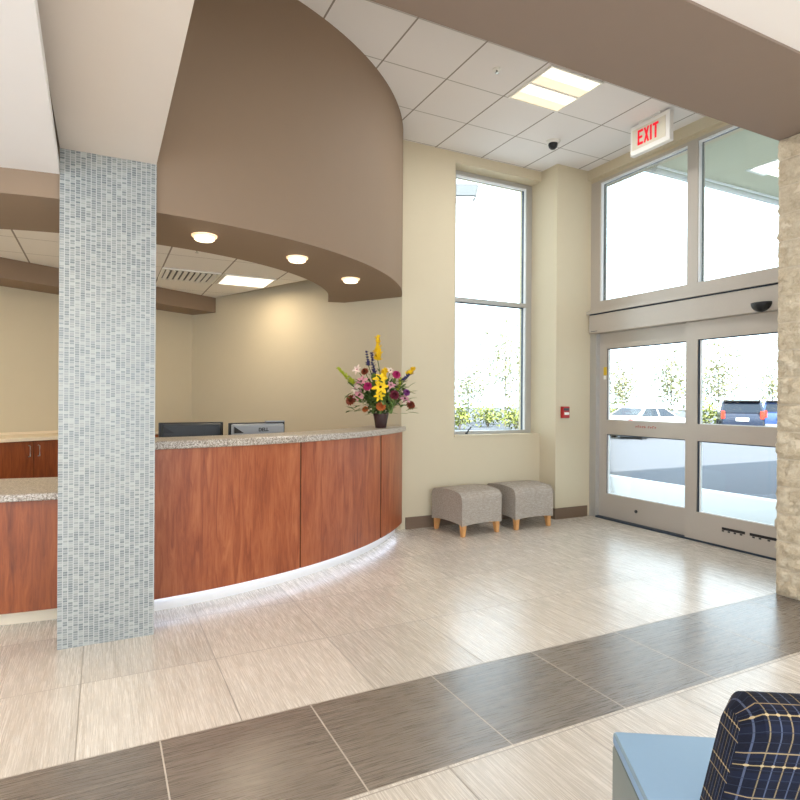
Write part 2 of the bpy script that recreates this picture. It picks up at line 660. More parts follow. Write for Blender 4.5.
# ceilings
struct('ceiling', BX(-4, 2.6, ZC, XR, 6.1, ZC + .05), M['ceil'])
struct('ceiling_near', BX(.28, -4, 3.365, XR, 1.9, 3.42), M['gyp'])
bm = NB()
prism(bm, [(-4, -4), (-.19, -4), (-.197, 2), (-.224, 3.8), (-.224, 4.2), (-4, 4.2)], 2.68, 2.74)
struct('ceiling_left', bm, M['gyp'])
bm = NB()
arc = [(CD[0] + 2.36 * math.cos(math.radians(a)), CD[1] + 2.36 * math.sin(math.radians(a))) for a in range(198, 340, 3)]
arc = [(x, y) for x, y in arc if (Vector((x, y)) - P0).dot(Vector((.855, .518))) < .1]
prism(bm, [(-4, arc[0][1])] + arc + [tuple(P1 + Vector((.05, .05))), tuple(P2)], ZO, ZO + .03)
struct('ceiling_office', bm, M['oceil'])

# beams
struct('beam_cross', BX(.28, 1.9, 3.35, XR, 2.6, ZC + .1), M['beam'])
struct('beam_column', BX(-.222, -4, 2.82, .28, 3.8, ZC + .1), M['soffit_tan'])

# mosaic column
bm = NB()
box(bm, -.222, 3.8, 0, .281, 4.03, 2.82)
struct('column', bm, M['mosaic'], label='slim column clad in blue grey glass mosaic in front of the desk')

# curved drum soffit over the desk
CD = (.04, 6.926)
RD, RI, ZD = 3.115, 2.33, 2.54
bm = NB()
sweep(bm, [(RD, ZD), (RD, ZC + .02), (RD - .08, ZC + .02), (RD - .08, ZO - .005), (RI, ZO - .005), (RI, ZD)], CD, math.radians(200), math.radians(347), 96)
struct('drum_soffit', bm, M['taupe'], angle=25)

# baseboards
bm = NB()
box(bm, 2.96, YW - .014, 0, 4.83, YW, .13)
struct('baseboard_back', bm, M['base'])
bm = NB()
box(bm, 4.816, 5.386, 0, 5.33, 5.4, .13)
box(bm, 4.816, 5.4, 0, 4.83, YW - .014, .13)
struct('baseboard_pier', bm, M['base'])

# split-face stone pillar
bm = NB()
z = 0.0
course = 0
while z < 3.34:
    h = .2 if z + .2 < 3.35 else 3.35 - z
    z1 = z + h
    nz = 10

    def sheet(p0, p1, nrm, nu):
        g = []
        for j in range(nz + 1):
            row = []
            for i in range(nu + 1):
                fx, fz = i / nu, j / nz
                p = Vector(p0).lerp(Vector(p1), fx)
                p.z = z + .004 + (h - .008) * fz
                edge = min(1, 7 * min(fz, 1 - fz) + .12)
                dsp = (.02 * noise.noise(p * 9 + Vector((course * 3.1, 0, 0))) + .026 * noise.noise(p * 26) + .014 * noise.noise(p * 60)) + .014
                if 0 < i < nu:
                    p += Vector(nrm) * (dsp * edge)
                else:
                    p += Vector(nrm) * (.008 * noise.noise(p * 40)) * edge
                row.append(bm.verts.new(p))
            g.append(row)
        for j in range(nz):
            for i in range(nu):
                bm.faces.new((g[j][i], g[j][i + 1], g[j + 1][i + 1], g[j + 1][i]))
    sheet((4.45, 2.6, 0), (4.45, 1.935, 0), (-1, 0, 0), 36)
    sheet((4.45, 1.935, 0), (5.375, 1.935, 0), (0, -1, 0), 30)
    sheet((5.375, 2.6, 0), (4.45, 2.6, 0), (0, 1, 0), 30)
    z = z1
    course += 1
p = build('stone_pillar', bm, M['stone'], kind='structure', smooth=True, recalc=False, label='square pillar of rough split faced beige block')
build('mortar_core', BX(4.453, 1.938, 0, 5.375, 2.597, 3.35), M['mortar'], p)

# ------------------------------------------------------------------ WINDOW beside the bench seats
w = thing('window_1', None, None, (0, 0, 0), kind='structure')
bm = NB()
YF = 5.9
box(bm, 3.585, YF - .04, 1.0, 3.70, YF + .05, 4.128)
box(bm, 4.745, YF - .04, 1.0, 4.828, YF + .05, 4.128)
box(bm, 3.70, YF - .04, 1.0, 4.745, YF + .05, 1.05)
box(bm, 3.70, YF - .04, 4.08, 4.745, YF + .05, 4.128)
box(bm, 3.70, YF - .04, 2.585, 4.745, YF + .05, 2.635)
build('window_frame', bm, M['alu2'], w)
bm = NB()
box(bm, 4.725, YF - .006, 1.05, 4.745, YF + .03, 2.585)
box(bm, 4.725, YF - .006, 2.635, 4.745, YF + .03, 4.08)
box(bm, 3.70, YF - .006, 4.068, 4.745, YF + .03, 4.08)
box(bm, 3.70, YF - .006, 2.576, 4.745, YF + .03, 2.585)
build('gasket', bm, M['aludark'], w)
bm = NB()
box(bm, 3.70, YF - .03, 4.058, 4.745, YF - .006, 4.08)
box(bm, 4.728, YF - .03, 1.05, 4.745, YF - .006, 2.585)
box(bm, 4.728, YF - .03, 2.635, 4.745, YF - .006, 4.058)
build('glazing_bead', bm, M['bead'], w)
build('pane', BX(3.70, YF, 1.05, 4.735, YF + .008, 2.58), M['glass'], w)
build('pane', BX(3.70, YF, 2.63, 4.735, YF + .008, 4.075), M['glass'], w)
build('window_sill', BX(3.585, YW - .01, 1.0, 4.828, YF - .04, 1.012), M['wall'], w)
bm = NB()
box(bm, -.012, -.01, 0, .012, .01, .02)
tube(bm, [(0, 0, .01), (.02, -.01, .05), (.055, -.015, .085)], [.009, .009, .007])
hl = build('window_latch', bm, M['charcoal'], w)
hl.location = (3.86, YF - .05, 1.012)

# ------------------------------------------------------------------ SLIDING DOOR and TRANSOM
t = thing('window_2', None, None, kind='structure')
bm = NB()
FX0, FX1 = XR + .0, XR + .11
box(bm, FX0, 5.255, 2.63, FX1, 5.40, 4.1)
box(bm, FX0, 3.945, 2.63, FX1, 4.065, 4.07)
box(bm, FX0, 2.68, 4.07, FX1, 5.255, 4.1)
box(bm, FX0, 2.68, 2.53, FX1, 5.40, 2.63)
box(bm, FX0 - .075, 2.62, 2.478, FX1, 5.40, 2.51)
box(bm, FX0 - .03, 2.62, 2.51, FX0, 5.40, 2.53)
build('window_frame', bm, M['alu'], t)
bm = NB()
for (a, b) in ((5.255, 4.065), (3.945, 2.68)):
    box(bm, FX0 + .042, b + .0, 4.058, FX1 - .04, a, 4.07)
    box(bm, FX0 + .042, a - .016, 2.63, FX1 - .04, a, 4.058)
build('gasket', bm, M['aludark'], t)
bm = NB()
for (a, b) in ((5.255, 4.065), (3.945, 2.68)):
    box(bm, FX0 + .012, a - .018, 2.63, FX0 + .042, a, 4.07)
    box(bm, FX0 + .012, b, 4.052, FX0 + .042, a - .018, 4.07)
build('glazing_bead', bm, M['bead'], t)
for (a, b) in ((5.255, 4.065), (3.945, 2.68)):
    build('pane', BX(FX0 + .05, b, 2.63, FX0 + .06, a - .02, 4.05), M['glass'], t)
# operator header
h = thing('trim_2', None, None, kind='structure')
build('operator_header', BX(XR - .055, 2.62, 2.238, XR + .1, 5.375, 2.464, .006), M['alu'], h)
bm = NB()
box(bm, XR - .045, 2.62, 2.464, XR, 5.375, 2.478)
build('cover_joint', bm, M['aludark'], h)
build('cover_screw_slot', BX(XR - .058, 5.24, 2.262, XR - .054, 5.34, 2.268), M['aludark'], h)
# jamb at the pier
struct('trim_3', BX(XR - .004, 5.30, 0, XR + .11, 5.40, 2.47), M['alu2'])

struct('trim_4', BX(XR - .004, 2.68, 0, XR + .13, 5.30, .019), M['aludark'])


def leaf(name, y0, y1, x0, gy0, gy1, gsk):
    d = thing(name, None, None, kind='structure')
    x1 = x0 + .05
    bm = NB()
    box(bm, x0, gy0, 0.02, x1, y0, 2.235)
    box(bm, x0, y1, 0.02, x1, gy1, 2.235)
    box(bm, x0, gy1, .02, x1, gy0, .30)
    box(bm, x0, gy1, 1.02, x1, gy0, 1.19)
    box(bm, x0, gy1, 2.05, x1, gy0, 2.235)
    build('door_frame', bm, M['alu'], d)
    bm = NB()
    g = .02 if gsk else .008
    for (a, b) in ((.30, 1.02), (1.19, 2.05)):
        box(bm, x0 + .012, gy0 - g, a, x1 - .012, gy0, b)
        box(bm, x0 + .012, gy1, b - .01, x1 - .012, gy0 - g, b)
    build('gasket', bm, M['aludark'], d)
    bm = NB()
    for (a, b) in ((.30, 1.02), (1.19, 2.05)):
        box(bm, x0 + .014, gy0 - g - .014, a, x0 + .034, gy0 - g, b)
        box(bm, x0 + .014, gy1, a, x0 + .034, gy0 - g - .014, a + .008)
    build('glazing_bead', bm, M['bead'], d)
    for (a, b) in ((.30, 1.02), (1.19, 2.05)):
        build('pane', BX(x0 + .02, gy1, a, x0 + .028, gy0 - g, b - .008), M['glass'], d)
    return d


d1 = leaf('door_1', 5.32, 4.035, XR + .055, 5.187, 4.106, False)
d2 = leaf('door_2', 4.07, 2.70, XR + .0, 3.935, 2.80, True)
xf = XR + .055
build('yellow_sticker', BX(xf - .002, 5.185, 1.73, xf, 5.235, 1.83), M['yellow'], d1, label='small yellow warning sticker')
build('white_sticker', BX(xf - .002, 5.195, 1.68, xf, 5.235, 1.725), M['white'], d1, label='small white sticker')
bm = NB()
yy = 4.75
for k in range(9):
    hh = (.02, .026, .022)[k % 3]
    if k == 5:
        yy -= .02
    box(bm, xf - .002, yy - .006, 1.115, xf, yy, 1.115 + hh)
    if k % 2:
        box(bm, xf - .002, yy - .02, 1.115 + hh - .006, xf, yy - .006, 1.115 + hh)
    else:
        box(bm, xf - .002, yy - .018, 1.124, xf, yy - .006, 1.130)
    yy -= .03
build('red_lettering', bm, M['redtxt'], d1, label='faint red lettering on the middle rail')
bm = NB()
box(bm, xf - .03, 4.64, .985, xf - .016, 4.95, 1.008, .004)
box(bm, xf - .02, 4.66, .99, xf, 4.68, 1.006)
box(bm, xf - .02, 4.91, .99, xf, 4.93, 1.006)
build('door_handle', bm, M['charcoal'], d1)
bm = NB()
lathe(bm, [(0, -.012), (.018, -.01), (.018, 0), (0, .002)], n=14)
bmesh.ops.rotate(bm, verts=bm.verts, matrix=Matrix.Rotation(PI / 2, 3, 'Y'))
kb = build('lock_cylinder', bm, M['charcoal'], d1)
kb.location = (xf - .006, 4.73, .16)
bm = NB()
for (a, b) in ((3.66, 3.43), (3.385, 2.98)):
    box(bm, XR - .003, b, .175, XR, a, .20)
build('label_strip', bm, M['black'], d2, label='black label strips on the bottom rail')
bm = NB()
for a in (3.66, 3.60, 3.54, 3.48, 3.36, 3.30, 3.22, 3.14, 3.08):
    box(bm, XR - .004, a - .022, .158, XR, a, .172)
build('label_marks', bm, M['charcoal'], d2)
# motion sensor on header
s = thing('motion_sensor', 'black half dome motion sensor on the header above the sliding doors', 'sensor', (XR - .053, 3.255, 2.29))
bm = NB()
n = 16
rows = []
for j in range(7):
    a = j / 6 * PI / 2
    rows.append([bm.verts.new((-.075 * math.cos(a) * math.sin(k / n * PI), .095 * math.cos(k / n * PI) * math.cos(a), .03 - .085 * math.sin(a))) for k in range(n + 1)])
for A, B in zip(rows, rows[1:]):
    for k in range(n):
        bm.faces.new((A[k], A[k + 1], B[k + 1], B[k]))
bm.faces.new(rows[0])
build('sensor_cover', bm, M['black'], s, smooth=True)
build('back_plate', BX(-.006, -.06, -.02, 0, .06, .028, .002), M['charcoal'], s)

# fire alarm pull station
s = thing('fire_alarm_pull', 'red fire alarm pull box on the beige pier beside the doors', 'fire alarm', (4.955, 5.4, 1.28))
build('housing', BX(-.055, -.045, -.07, .055, 0, .07, .008), M['red'], s)
build('pull_handle', BX(-.035, -.058, -.03, .035, -.045, .0, .004), M['white'], s, label='white pull bar')
build('cover_plate', BX(-.04, -.05, .02, .04, -.044, .05, .002), M['charcoal'], s)

# exit sign
s = thing('exit_sign', 'white exit sign with red EXIT letters hanging under the ceiling by the doors', 'exit sign', (4.86, 4.08, 3.93))
W2 = .235
build('housing', BX(-.03, -W2, 0, .03, W2, .3, .008), M['white'], s)
build('face_panel', BX(-.034, -W2 + .045, .05, -.029, W2 - .03, .255), M['signpanel'], s)
build('ceiling_mount', BX(-.035, -.13, .30, .035, .13, .32), M['white'], s)
L = {'E': [(0, 0, .18, 1), (0, 0, .62, .16), (0, .42, .55, .58), (0, .84, .62, 1)],
     'I': [(.0, 0, .2, 1)],
     'T': [(.22, 0, .42, 1), (0, .84, .64, 1)]}
bm = NB()
cur = W2 - .1
hh = .15
lw_ = .102
zb = .08


def gbox(y, a, b, c, d_):
    box(bm, -.038, y - c * lw_, zb + b * hh, -.033, y - a * lw_, zb + d_ * hh)


for ch, adv in (('E', .72), ('X', .74), ('I', .32), ('T', .66)):
    if ch == 'X':
        for sgn in (1, -1):
            xs = (0, .2, .64, .44) if sgn == 1 else (.44, .64, .2, 0)
            pts = [(xs[0], 0), (xs[1], 0), (xs[2], 1), (xs[3], 1)]
            a = [bm.verts.new((-.038, cur - u * lw_, zb + v * hh)) for u, v in pts]
            b = [bm.verts.new((-.033, cur - u * lw_, zb + v * hh)) for u, v in pts]
            bm.faces.new(a)
            bm.faces.new(b[::-1])
            for i in range(4):
                bm.faces.new((a[i], b[i], b[(i + 1) % 4], a[(i + 1) % 4]))
    else:
        for q in L[ch]:
            gbox(cur, *q)
    cur -= adv * lw_
build('lettering', bm, M['redl'], s, label='red EXIT letters')

# dome security camera
s = thing('dome_camera', 'small dark dome security camera on the lobby ceiling', 'security camera', (4.363, 4.95, ZC))
bm = NB()
lathe(bm, [(0, 0), (.075, 0), (.075, -.018), (.06, -.03), (0, -.03)], n=24)
build('base_ring', bm, M['white'], s, angle=40)
bm = NB()
lathe(bm, [(.05, -.03), (.05, -.05), (.042, -.072), (.026, -.088), (0, -.094)], n=24)
build('dome', bm, M['black'], s, smooth=True)


def sprinkler(loc, label):
    s = thing('fire_sprinkler', label, 'sprinkler', loc, group=None)
    bm = NB()
    lathe(bm, [(0, 0), (.036, 0), (.034, -.008), (.016, -.012), (0, -.012)], n=20)
    build('escutcheon', bm, M['white'], s, angle=40)
    bm = NB()
    lathe(bm, [(0, -.012), (.009, -.012), (.007, -.03), (.018, -.034), (.018, -.037), (0, -.037)], n=14)
    build('sprinkler_head', bm, M['steel'], s, angle=40)


sprinkler((2.989, 4.098, ZC), 'fire sprinkler in the high ceiling left of the square light')
sprinkler((-.38, 4.98, ZO), 'fire sprinkler in the low office ceiling left of the mosaic column')
sprinkler((.76, 5.62, ZO), 'fire sprinkler in the office ceiling between vent and curved soffit')


def troffer(name, label, loc, wx, wy, split, lm):
    s = thing(name, label, 'ceiling light', loc)
    bm = NB()
    x, y = wx / 2, wy / 2
    e = .02
    box(bm, -x, -y, -.012, x, -y + e, 0)
    box(bm, -x, y - e, -.012, x, y, 0)
    box(bm, -x, -y + e, -.012, -x + e, y - e, 0)
    box(bm, x - e, -y + e, -.012, x, y - e, 0)
    if split:
        box(bm, -x + e, -.012, -.012, x - e, .012, 0)
    build('frame', bm, M['white'], s)
    if split:
        for sg in (-1, 1):
            bm = NB()
            c0 = sg * (y - e + .012) / 2
            hw = (y - e - .012) / 2
            box(bm, -x + e, c0 - hw, -.006, x - e, c0 + hw * .1, -.001)
            build('lens', bm, lm, s, label='bright lens panel')
            bm = NB()
            box(bm, -x + e, c0 + hw * .1, -.006, x - e, c0 + hw, -.001)
            build('reflector', bm, M['lens2'], s)
    else:
        build('lens', BX(-x + e, -y + e, -.006, x - e, y - e, -.001), lm, s, label='bright lens panel')
    return s


troffer('ceiling_light', 'square twin lens light in the high tiled ceiling by the exit sign', (3.655, 4.128, ZC), .60, .60, True, M['lens'])
troffer('ceiling_light', 'bright square light in the low office ceiling beyond the soffit', (1.475, 6.88, ZO), .57, .58, False, M['olens'])

# air diffuser in the office ceiling
s = thing('air_vent', 'square slotted air vent in the office ceiling beside its light', 'air vent', (.85, 6.88, ZO))
bm = NB()
for (a, b, c, d) in ((-.3, -.3, .3, -.27), (-.3, .27, .3, .3), (-.3, -.27, -.27, .27), (.27, -.27, .3, .27)):
    box(bm, a, b, -.014, c, d, 0)
build('frame', bm, M['white'], s)
build('backing', BX(-.27, -.27, -.004, .27, .27, -.001), M['charcoal'], s)
for k in range(9):
    x = -.24 + k * .06
    bm = NB()
    vs = box(bm, -.018, -.27, -.003, .018, .27, .003)
    o = build('slat', bm, M['white'], s)
    o.location = (x, 0, -.014)
    o.rotation_euler = (0, .6, 0)

# downlights in the curved soffit
for k, (ang, lab) in enumerate(((-76.3, 'round glowing downlight nearest the mosaic column in the curved soffit'),
                                (-59.7, 'middle one of three round downlights in the curved soffit'),
                                (-41.6, 'round glowing downlight nearest the flower vase in the curved soffit'))):
    a = math.radians(ang)
    s = thing('downlight', lab, 'downlight', (CD[0] - .085 + 2.8 * math.cos(a), CD[1] + 2.8 * math.sin(a), ZD), group='downlights in the curved soffit')
    bm = NB()
    lathe(bm, [(.045, 0), (.086, 0), (.084, -.01), (.074, -.014), (.045, -.014)], n=32)
    build('trim_ring', bm, M['dring'], s, angle=40)
    bm = NB()
    lathe(bm, [(0, -.014), (.064, -.014), (.068, -.028), (.058, -.036), (0, -.038)], n=32)
    build('lens', bm, M['dlens'], s, angle=40)
    bm = NB()
    lathe(bm, [(0, -.036), (.012, -.036), (.01, -.041), (0, -.042)], n=12)
    build('finial', bm, M['steel'], s, angle=40)
    ld = bpy.data.lights.new('downlight_lamp', 'SPOT')
    ld.energy = 12
    ld.color = (1, .82, .58)
    ld.spot_size = math.radians(130)
    ld.spot_blend = .8
    ld.shadow_soft_size = .06
    lo = bpy.data.objects.new('downlight_lamp', ld)
    COL.objects.link(lo)
    lo.location = s.location + Vector((0, 0, -.06))

# ------------------------------------------------------------------ RECEPTION DESK
CK = (-.085, 7.8175)
RK = 3.70


def dang(x):
    return math.asin((x - CK[0]) / RK) - PI / 2


ZP0, ZP1 = .10, 1.085
desk = thing('reception_desk', 'curved cherry wood reception desk with tall front panels on a pale plinth', 'reception desk', (0, 0, 0))
seams = [.02, 1.38, 2.36, 2.875]
gap = .0018
for a, b in zip(seams, seams[1:]):
    bm = NB()
    a0, a1 = dang(a) + gap * (2.2 if a > 2 else 1), dang(b) - gap * (2.2 if b > 2 else 1)
    sweep(bm, [(RK, ZP0), (RK, ZP1), (RK - .03, ZP1), (RK - .03, ZP0)], CK, a0, a1, 28)
    build('front_panel', bm, M['wood'], desk, angle=30)
for q in (1.38, 2.36):
    bm = NB()
    sweep(bm, [(RK - .006, ZP0), (RK - .006, ZP1), (RK - .028, ZP1), (RK - .028, ZP0)], CK, dang(q) - .004, dang(q) + .004, 2)
    build('seam_strip', bm, M['seam'], desk)
bm = NB()
sweep(bm, [(RK - .07, 0), (RK - .07, ZP0), (RK - .12, ZP0), (RK - .12, 0)], CK, dang(.02), dang(2.86), 60)
build('toe_kick', bm, M['toe'], desk, angle=30, label='white toe kick')
bm = NB()
sweep(bm, [(RK - .05, ZP0 - .008), (RK - .05, ZP0), (RK - .066, ZP0), (RK - .066, ZP0 - .008)], CK, dang(.04), dang(2.84), 60)
build('light_strip', bm, M['led'], desk, label='white glowing light strip under the panels')
bm = NB()
sweep(bm, [(RK - .03, ZP0), (RK - .03, ZP1), (RK - .32, ZP1), (RK - .32, ZP0)], CK, dang(.02), dang(.028), 2)
build('end_panel', bm, M['wood'], desk)
bm = NB()
sweep(bm, [(RK - .30, ZP0), (RK - .30, ZP1), (RK - .32, ZP1), (RK - .32, ZP0)], CK, dang(.028), dang(2.6), 40)
build('inner_panel', bm, M['wood'], desk, angle=30)
bm = NB()
sweep(bm, [(RK - .32, .72), (RK - .32, .75), (RK - 1.0, .75), (RK - 1.0, .72)], CK, dang(.03), dang(2.3), 40)
build('worktop', bm, M['cream'], desk, angle=30)
bm = NB()
sweep(bm, [(RK + .035, ZP1), (RK + .04, ZP1 + .006), (RK + .04, ZP1 + .046), (RK + .034, ZP1 + .054), (RK - .36, ZP1 + .054), (RK - .36, ZP1)], CK, dang(.0), dang(2.85), 72)
o = build('granite_countertop', bm, M['granite'], angle=30)
tag(o, 'grey speckled granite top on the tall curved reception desk', 'countertop')
ZT = ZP1 + .054
# lower section left of the column
RL = 3.585
low = thing('reception_counter', 'low cherry wood counter section left of the mosaic column', 'reception counter', (0, 0, 0))
bm = NB()
sweep(bm, [(RL, ZP0), (RL, .785), (RL - .03, .785), (RL - .03, ZP0)], CK, dang(-1.7), dang(.0), 30)
build('front_panel', bm, M['wood2'], low, angle=30)
bm = NB()
sweep(bm, [(RL - .10, 0), (RL - .10, ZP0), (RL - .15, ZP0), (RL - .15, 0)], CK, dang(-1.7), dang(.0), 30)
build('toe_kick', bm, M['cream'], low, angle=30, label='cream toe kick')
for q in (-1.7, -.02):
    bm = NB()
    sweep(bm, [(RL - .03, ZP0), (RL - .03, .785), (RL - .7, .785), (RL - .7, ZP0)], CK, dang(q), dang(q + .02), 2)
    build('side_panel', bm, M['wood2'], low, angle=30)
bm = NB()
sweep(bm, [(RL + .03, .785), (RL + .035, .79), (RL + .035, .825), (RL + .03, .83), (RL - .78, .83), (RL - .78, .785)], CK, dang(-1.75), dang(.0), 34)
o = build('granite_countertop', bm, M['granite'], angle=30)
tag(o, 'granite top on the low counter left of the mosaic column', 'countertop')

# back cabinets along the office wall
cx = P1 + bd * 1.92 - Vector((-.518, .855)) * .62
rz = math.atan2(.518, .855)
cab = thing('base_cabinet', 'cherry wood base cabinet with steel handles against the office back wall', 'cabinet', (cx.x, cx.y, 0), rz)
build('body', BX(-.95, .02, .1, .95, .6, .985), M['wood2'], cab)
build('plinth', BX(-.95, .06, 0, .95, .58, .1), M['black'], cab)
# cabinet doors
for k, (a, b, hx) in enumerate(((-.948, -.477, -.52), (-.473, -.002, -.43), (.002, .473, .43), (.477, .948, .52))):
    d = build('door', BX(a, 0, .11, b, .019, .98, .002), M['wood2'], cab)
    bm = NB()
    tube(bm, [(hx, 0, .83), (hx, -.028, .835), (hx, -.028, .935), (hx, 0, .94)], .006)
    build('handle', bm, M['steel'], d)
wk = thing('worktop', 'cream worktop with low upstand on the cabinet by the office back wall', 'countertop', (cx.x, cx.y, .985), rz)
build('top', BX(-1.0, -.02, 0, 1.0, .605, .035, .003), M['cream'], wk)
build('upstand', BX(-1.0, .59, .035, 1.0, .61, .06), M['cream'], wk)

# computer monitors seen from behind


def glyphs(text, mat, parent, size, name):
    cu = bpy.data.curves.new('txt', 'FONT')
    cu.body = text
    cu.size = size
    cu.extrude = .0008
    cu.offset = .0012
    cu.align_x = 'CENTER'
    cu.align_y = 'CENTER'
    tmp = bpy.data.objects.new('tmp_text', cu)
    COL.objects.link(tmp)
    dg = bpy.context.evaluated_depsgraph_get()
    dg.update()
    me = bpy.data.meshes.new_from_object(tmp.evaluated_get(dg))
    bpy.data.objects.remove(tmp)
    me.materials.clear()
    return link(name, me, mat, parent)


def monitor(loc, rz, label, shell, bezel, logo):
    s = thing('computer_monitor', label, 'monitor', loc, rz)
    w2, z0, z1 = .26, .13, .468
    build('bezel', BX(-w2, 0, z0, w2, .02, z1, .006), bezel, s)
    bm = NB()
    vs = box(bm, -w2 + .012, -.035, z0 + .012, w2 - .012, 0, z1 - .006)
    for v in vs:
        if v.co.y < -.01:
            v.co.x *= .93
            v.co.z = z0 + .17 + (v.co.z - z0 - .17) * .9
    bmesh.ops.bevel(bm, geom=bm.edges[:], offset=.008, segments=2, affect='EDGES')
    sh = build('back_shell', bm, shell, s, angle=35)
    build('screen', BX(-w2 + .015, .0201, z0 + .015, w2 - .015, .0215, z1 - .015), M['black'], s)
    # dark corner wedge of the shell
    bm = NB()
    pts = [(-w2 + .03, z1 - .03), (-w2 + .03, z1 - .085), (-w2 + .115, z1 - .085)]
    a = [bm.verts.new((x, -.0375, z)) for x, z in pts]
    b = [bm.verts.new((x, -.034, z)) for x, z in pts]
    bm.faces.new(a)
    bm.faces.new(b[::-1])
    for i in range(3):
        bm.faces.new((a[i], b[i], b[(i + 1) % 3], a[(i + 1) % 3]))
    build('corner_wedge', bm, M['black'], s)
    if logo:
        g = glyphs('DELL', M['black'], s, .042, 'logo_lettering')
        g.rotation_euler = (PI / 2, 0, 0)
        g.location = (.035, -.037, z1 - .062)
        build('raised_hood', BX(.07, -.02, z1 - .002, w2 - .01, .018, z1 + .012, .005), shell, s)
    bm = NB()
    box(bm, -.03, -.055, .012, .03, -.03, .32, .006)
    build('stand', bm, bezel, s)
    bm = NB()
    box(bm, -.11, -.12, 0, .11, .08, .014, .005)
    build('foot', bm, bezel, s)


p = spot(258, 5.0, .75)
a = math.atan2(p.y - CK[1], p.x - CK[0]) + PI / 2
monitor(p, a - .18, 'grey backed computer monitor showing behind the granite counter', M['mgrey'], M['black'], True)
p = spot(192, 4.92, .75)
monitor(p, math.atan2(p.y - CK[1], p.x - CK[0]) + PI / 2 - .22, 'black computer monitor behind the counter next to the mosaic column', M['charcoal'], M['black'], False)

# ------------------------------------------------------------------ FLOWERS
VD = 5.80
vp = spot(381, VD, ZT)
PXM = FPX / VD


def fpos(u, v, dd=0.0):
    return vp + RH * ((u - 381) / PXM) + FH * dd + Vector((0, 0, H - ZT - (v - 400 + (u - 400) * ROL) / PXM))


s = thing('flower_vase', 'dark brown tapered flower vase on the end of the granite counter', 'vase', vp)
bm = NB()
lathe(bm, [(0, 0), (.052, 0), (.055, .004), (.066, .075), (.08, .15), (.075, .15), (.06, .07), (.046, .012), (0, .012)], n=28)
build('vase_body', bm, M['vase'], s, angle=50)
bm = NB()
lathe(bm, [(0, .125), (.074, .125), (0, .13)], n=20)
build('moss', bm, M['leafg'], s)
MOUTH = vp + Vector((0, 0, .135))
used_labels = {}


def stem_pts(end, r):
    st = MOUTH + Vector((r.uniform(-.035, .035), r.uniform(-.035, .035), 0))
    mid = st.lerp(end, .5) + Vector((0, 0, .05)) + (st - Vector((vp.x, vp.y, st.z))) * .6
    return [st, st.lerp(mid, .55), mid, mid.lerp(end, .55), end]


def flower(kind, name, label, cat, u, v, mat, size=.05, tip=None, dd=0.0, centre=None, group=None):
    r = random.Random(int(u * 31 + v * 17))
    end = fpos(u, v, dd)
    if kind != 'spike':
        size *= r.uniform(1.15, 1.4)
    t_ = thing(name, label, cat, MOUTH, group=group)
    pts = [q - MOUTH for q in stem_pts(end, r)]
    e = end - MOUTH
    bm = NB()
    if kind == 'spike':
        top = fpos(tip[0], tip[1], dd) - MOUTH
        tube(bm, pts + [top], [.004] * 5 + [.0015], 6)
    else:
        tube(bm, pts, [.0035] * 5, 6)
    # a pair of narrow leaves on the stem
    for k in range(3):
        q = pts[2].lerp(pts[3], k * .4)
        petal(bm, q, (r.uniform(-1, 1), r.uniform(-1, 1), .9), (0, 0, 1), .06, .024, -.3)
    build('stem', bm, M['stem'], t_)
    face = (-FH * .8 + Vector((e.x, e.y, 0)) * 2 + Vector((0, 0, .5))).normalized()
    if kind == 'spike':
        bm = NB()
        n = max(6, int((top - e).length / .02))
        for i in range(n):
            f = i / (n - 1)
            q = e.lerp(top, f)
            sz = size * 1.75 * (1 - .45 * f) * r.uniform(.75, 1.2)
            for k in range(3):
                a = i * 2.4 + k * 2.1
                dr = Vector((math.cos(a), math.sin(a), .3))
                for kk in range(3):
                    petal(bm, q, dr + Vector((r.uniform(-.5, .5), r.uniform(-.5, .5), r.uniform(-.4, .5))), (0, 0, 1), sz, sz * .7, .4, 2)
        build('blossoms', bm, mat, t_)
    elif kind == 'rose':
        bm = NB()
        for ring in range(5):
            m = 5 + ring * 2
            for k in range(m):
                a = 2 * PI * k / m + ring * .5
                x = face.orthogonal().normalized()
                y = face.cross(x)
                out = x * math.cos(a) + y * math.sin(a)
                petal(bm, e + face * .004 * (5 - ring), face * (1.5 - ring * .3) + out * (.2 + ring * .25), -out, size * (.6 + .1 * ring), size * .5, -.15, 3)
        build('blossom', bm, mat, t_)
    else:
        bm = NB()
        x = face.orthogonal().normalized()
        y = face.cross(x)
        for k in range(6):
            a = PI * k / 3 + .3
            out = x * math.cos(a) + y * math.sin(a)
            petal(bm, e, out + face * r.uniform(.2, .8), face, size * r.uniform(.8, 1.1), size * .55, -.35, 4)
        build('blossom', bm, mat, t_)
        bm = NB()
        ball(bm, e + face * .008, size * .17, 1)
        build('flower_centre', bm, centre or M['fcen'], t_)


flower('spike', 'gladiolus', 'tall yellow gladiolus spike at the very top of the bouquet', 'flower', 377.5, 361, M['fy'], .036, (377.5, 339))
flower('spike', 'gladiolus', 'yellow flower spike down the middle of the bouquet', 'flower', 383, 383, M['fy'], .036, (385, 371), dd=-.07)
flower('spike', 'gladiolus', 'orange yellow spike leaning out at the right of the bouquet', 'flower', 409, 376, M['fy'], .028, (414, 369))
flower('spike', 'delphinium', 'shorter indigo spike left of the tall yellow gladiolus', 'flower', 368, 366, M['fb'], .02, (366, 353), dd=.04)
flower('spike', 'delphinium', 'longer indigo spike just below the tall yellow gladiolus', 'flower', 374.5, 378, M['fb'], .024, (371.5, 355), dd=-.03)
flower('spike', 'delphinium', 'small navy blue spike at right under the orange yellow flowers', 'flower', 402, 382, M['fb'], .024, (409, 376), dd=-.03)
flower('spike', 'snapdragon', 'lime green spike reaching out at the far left of the bouquet', 'flower', 353, 385, M['fl'], .026, (338, 370))
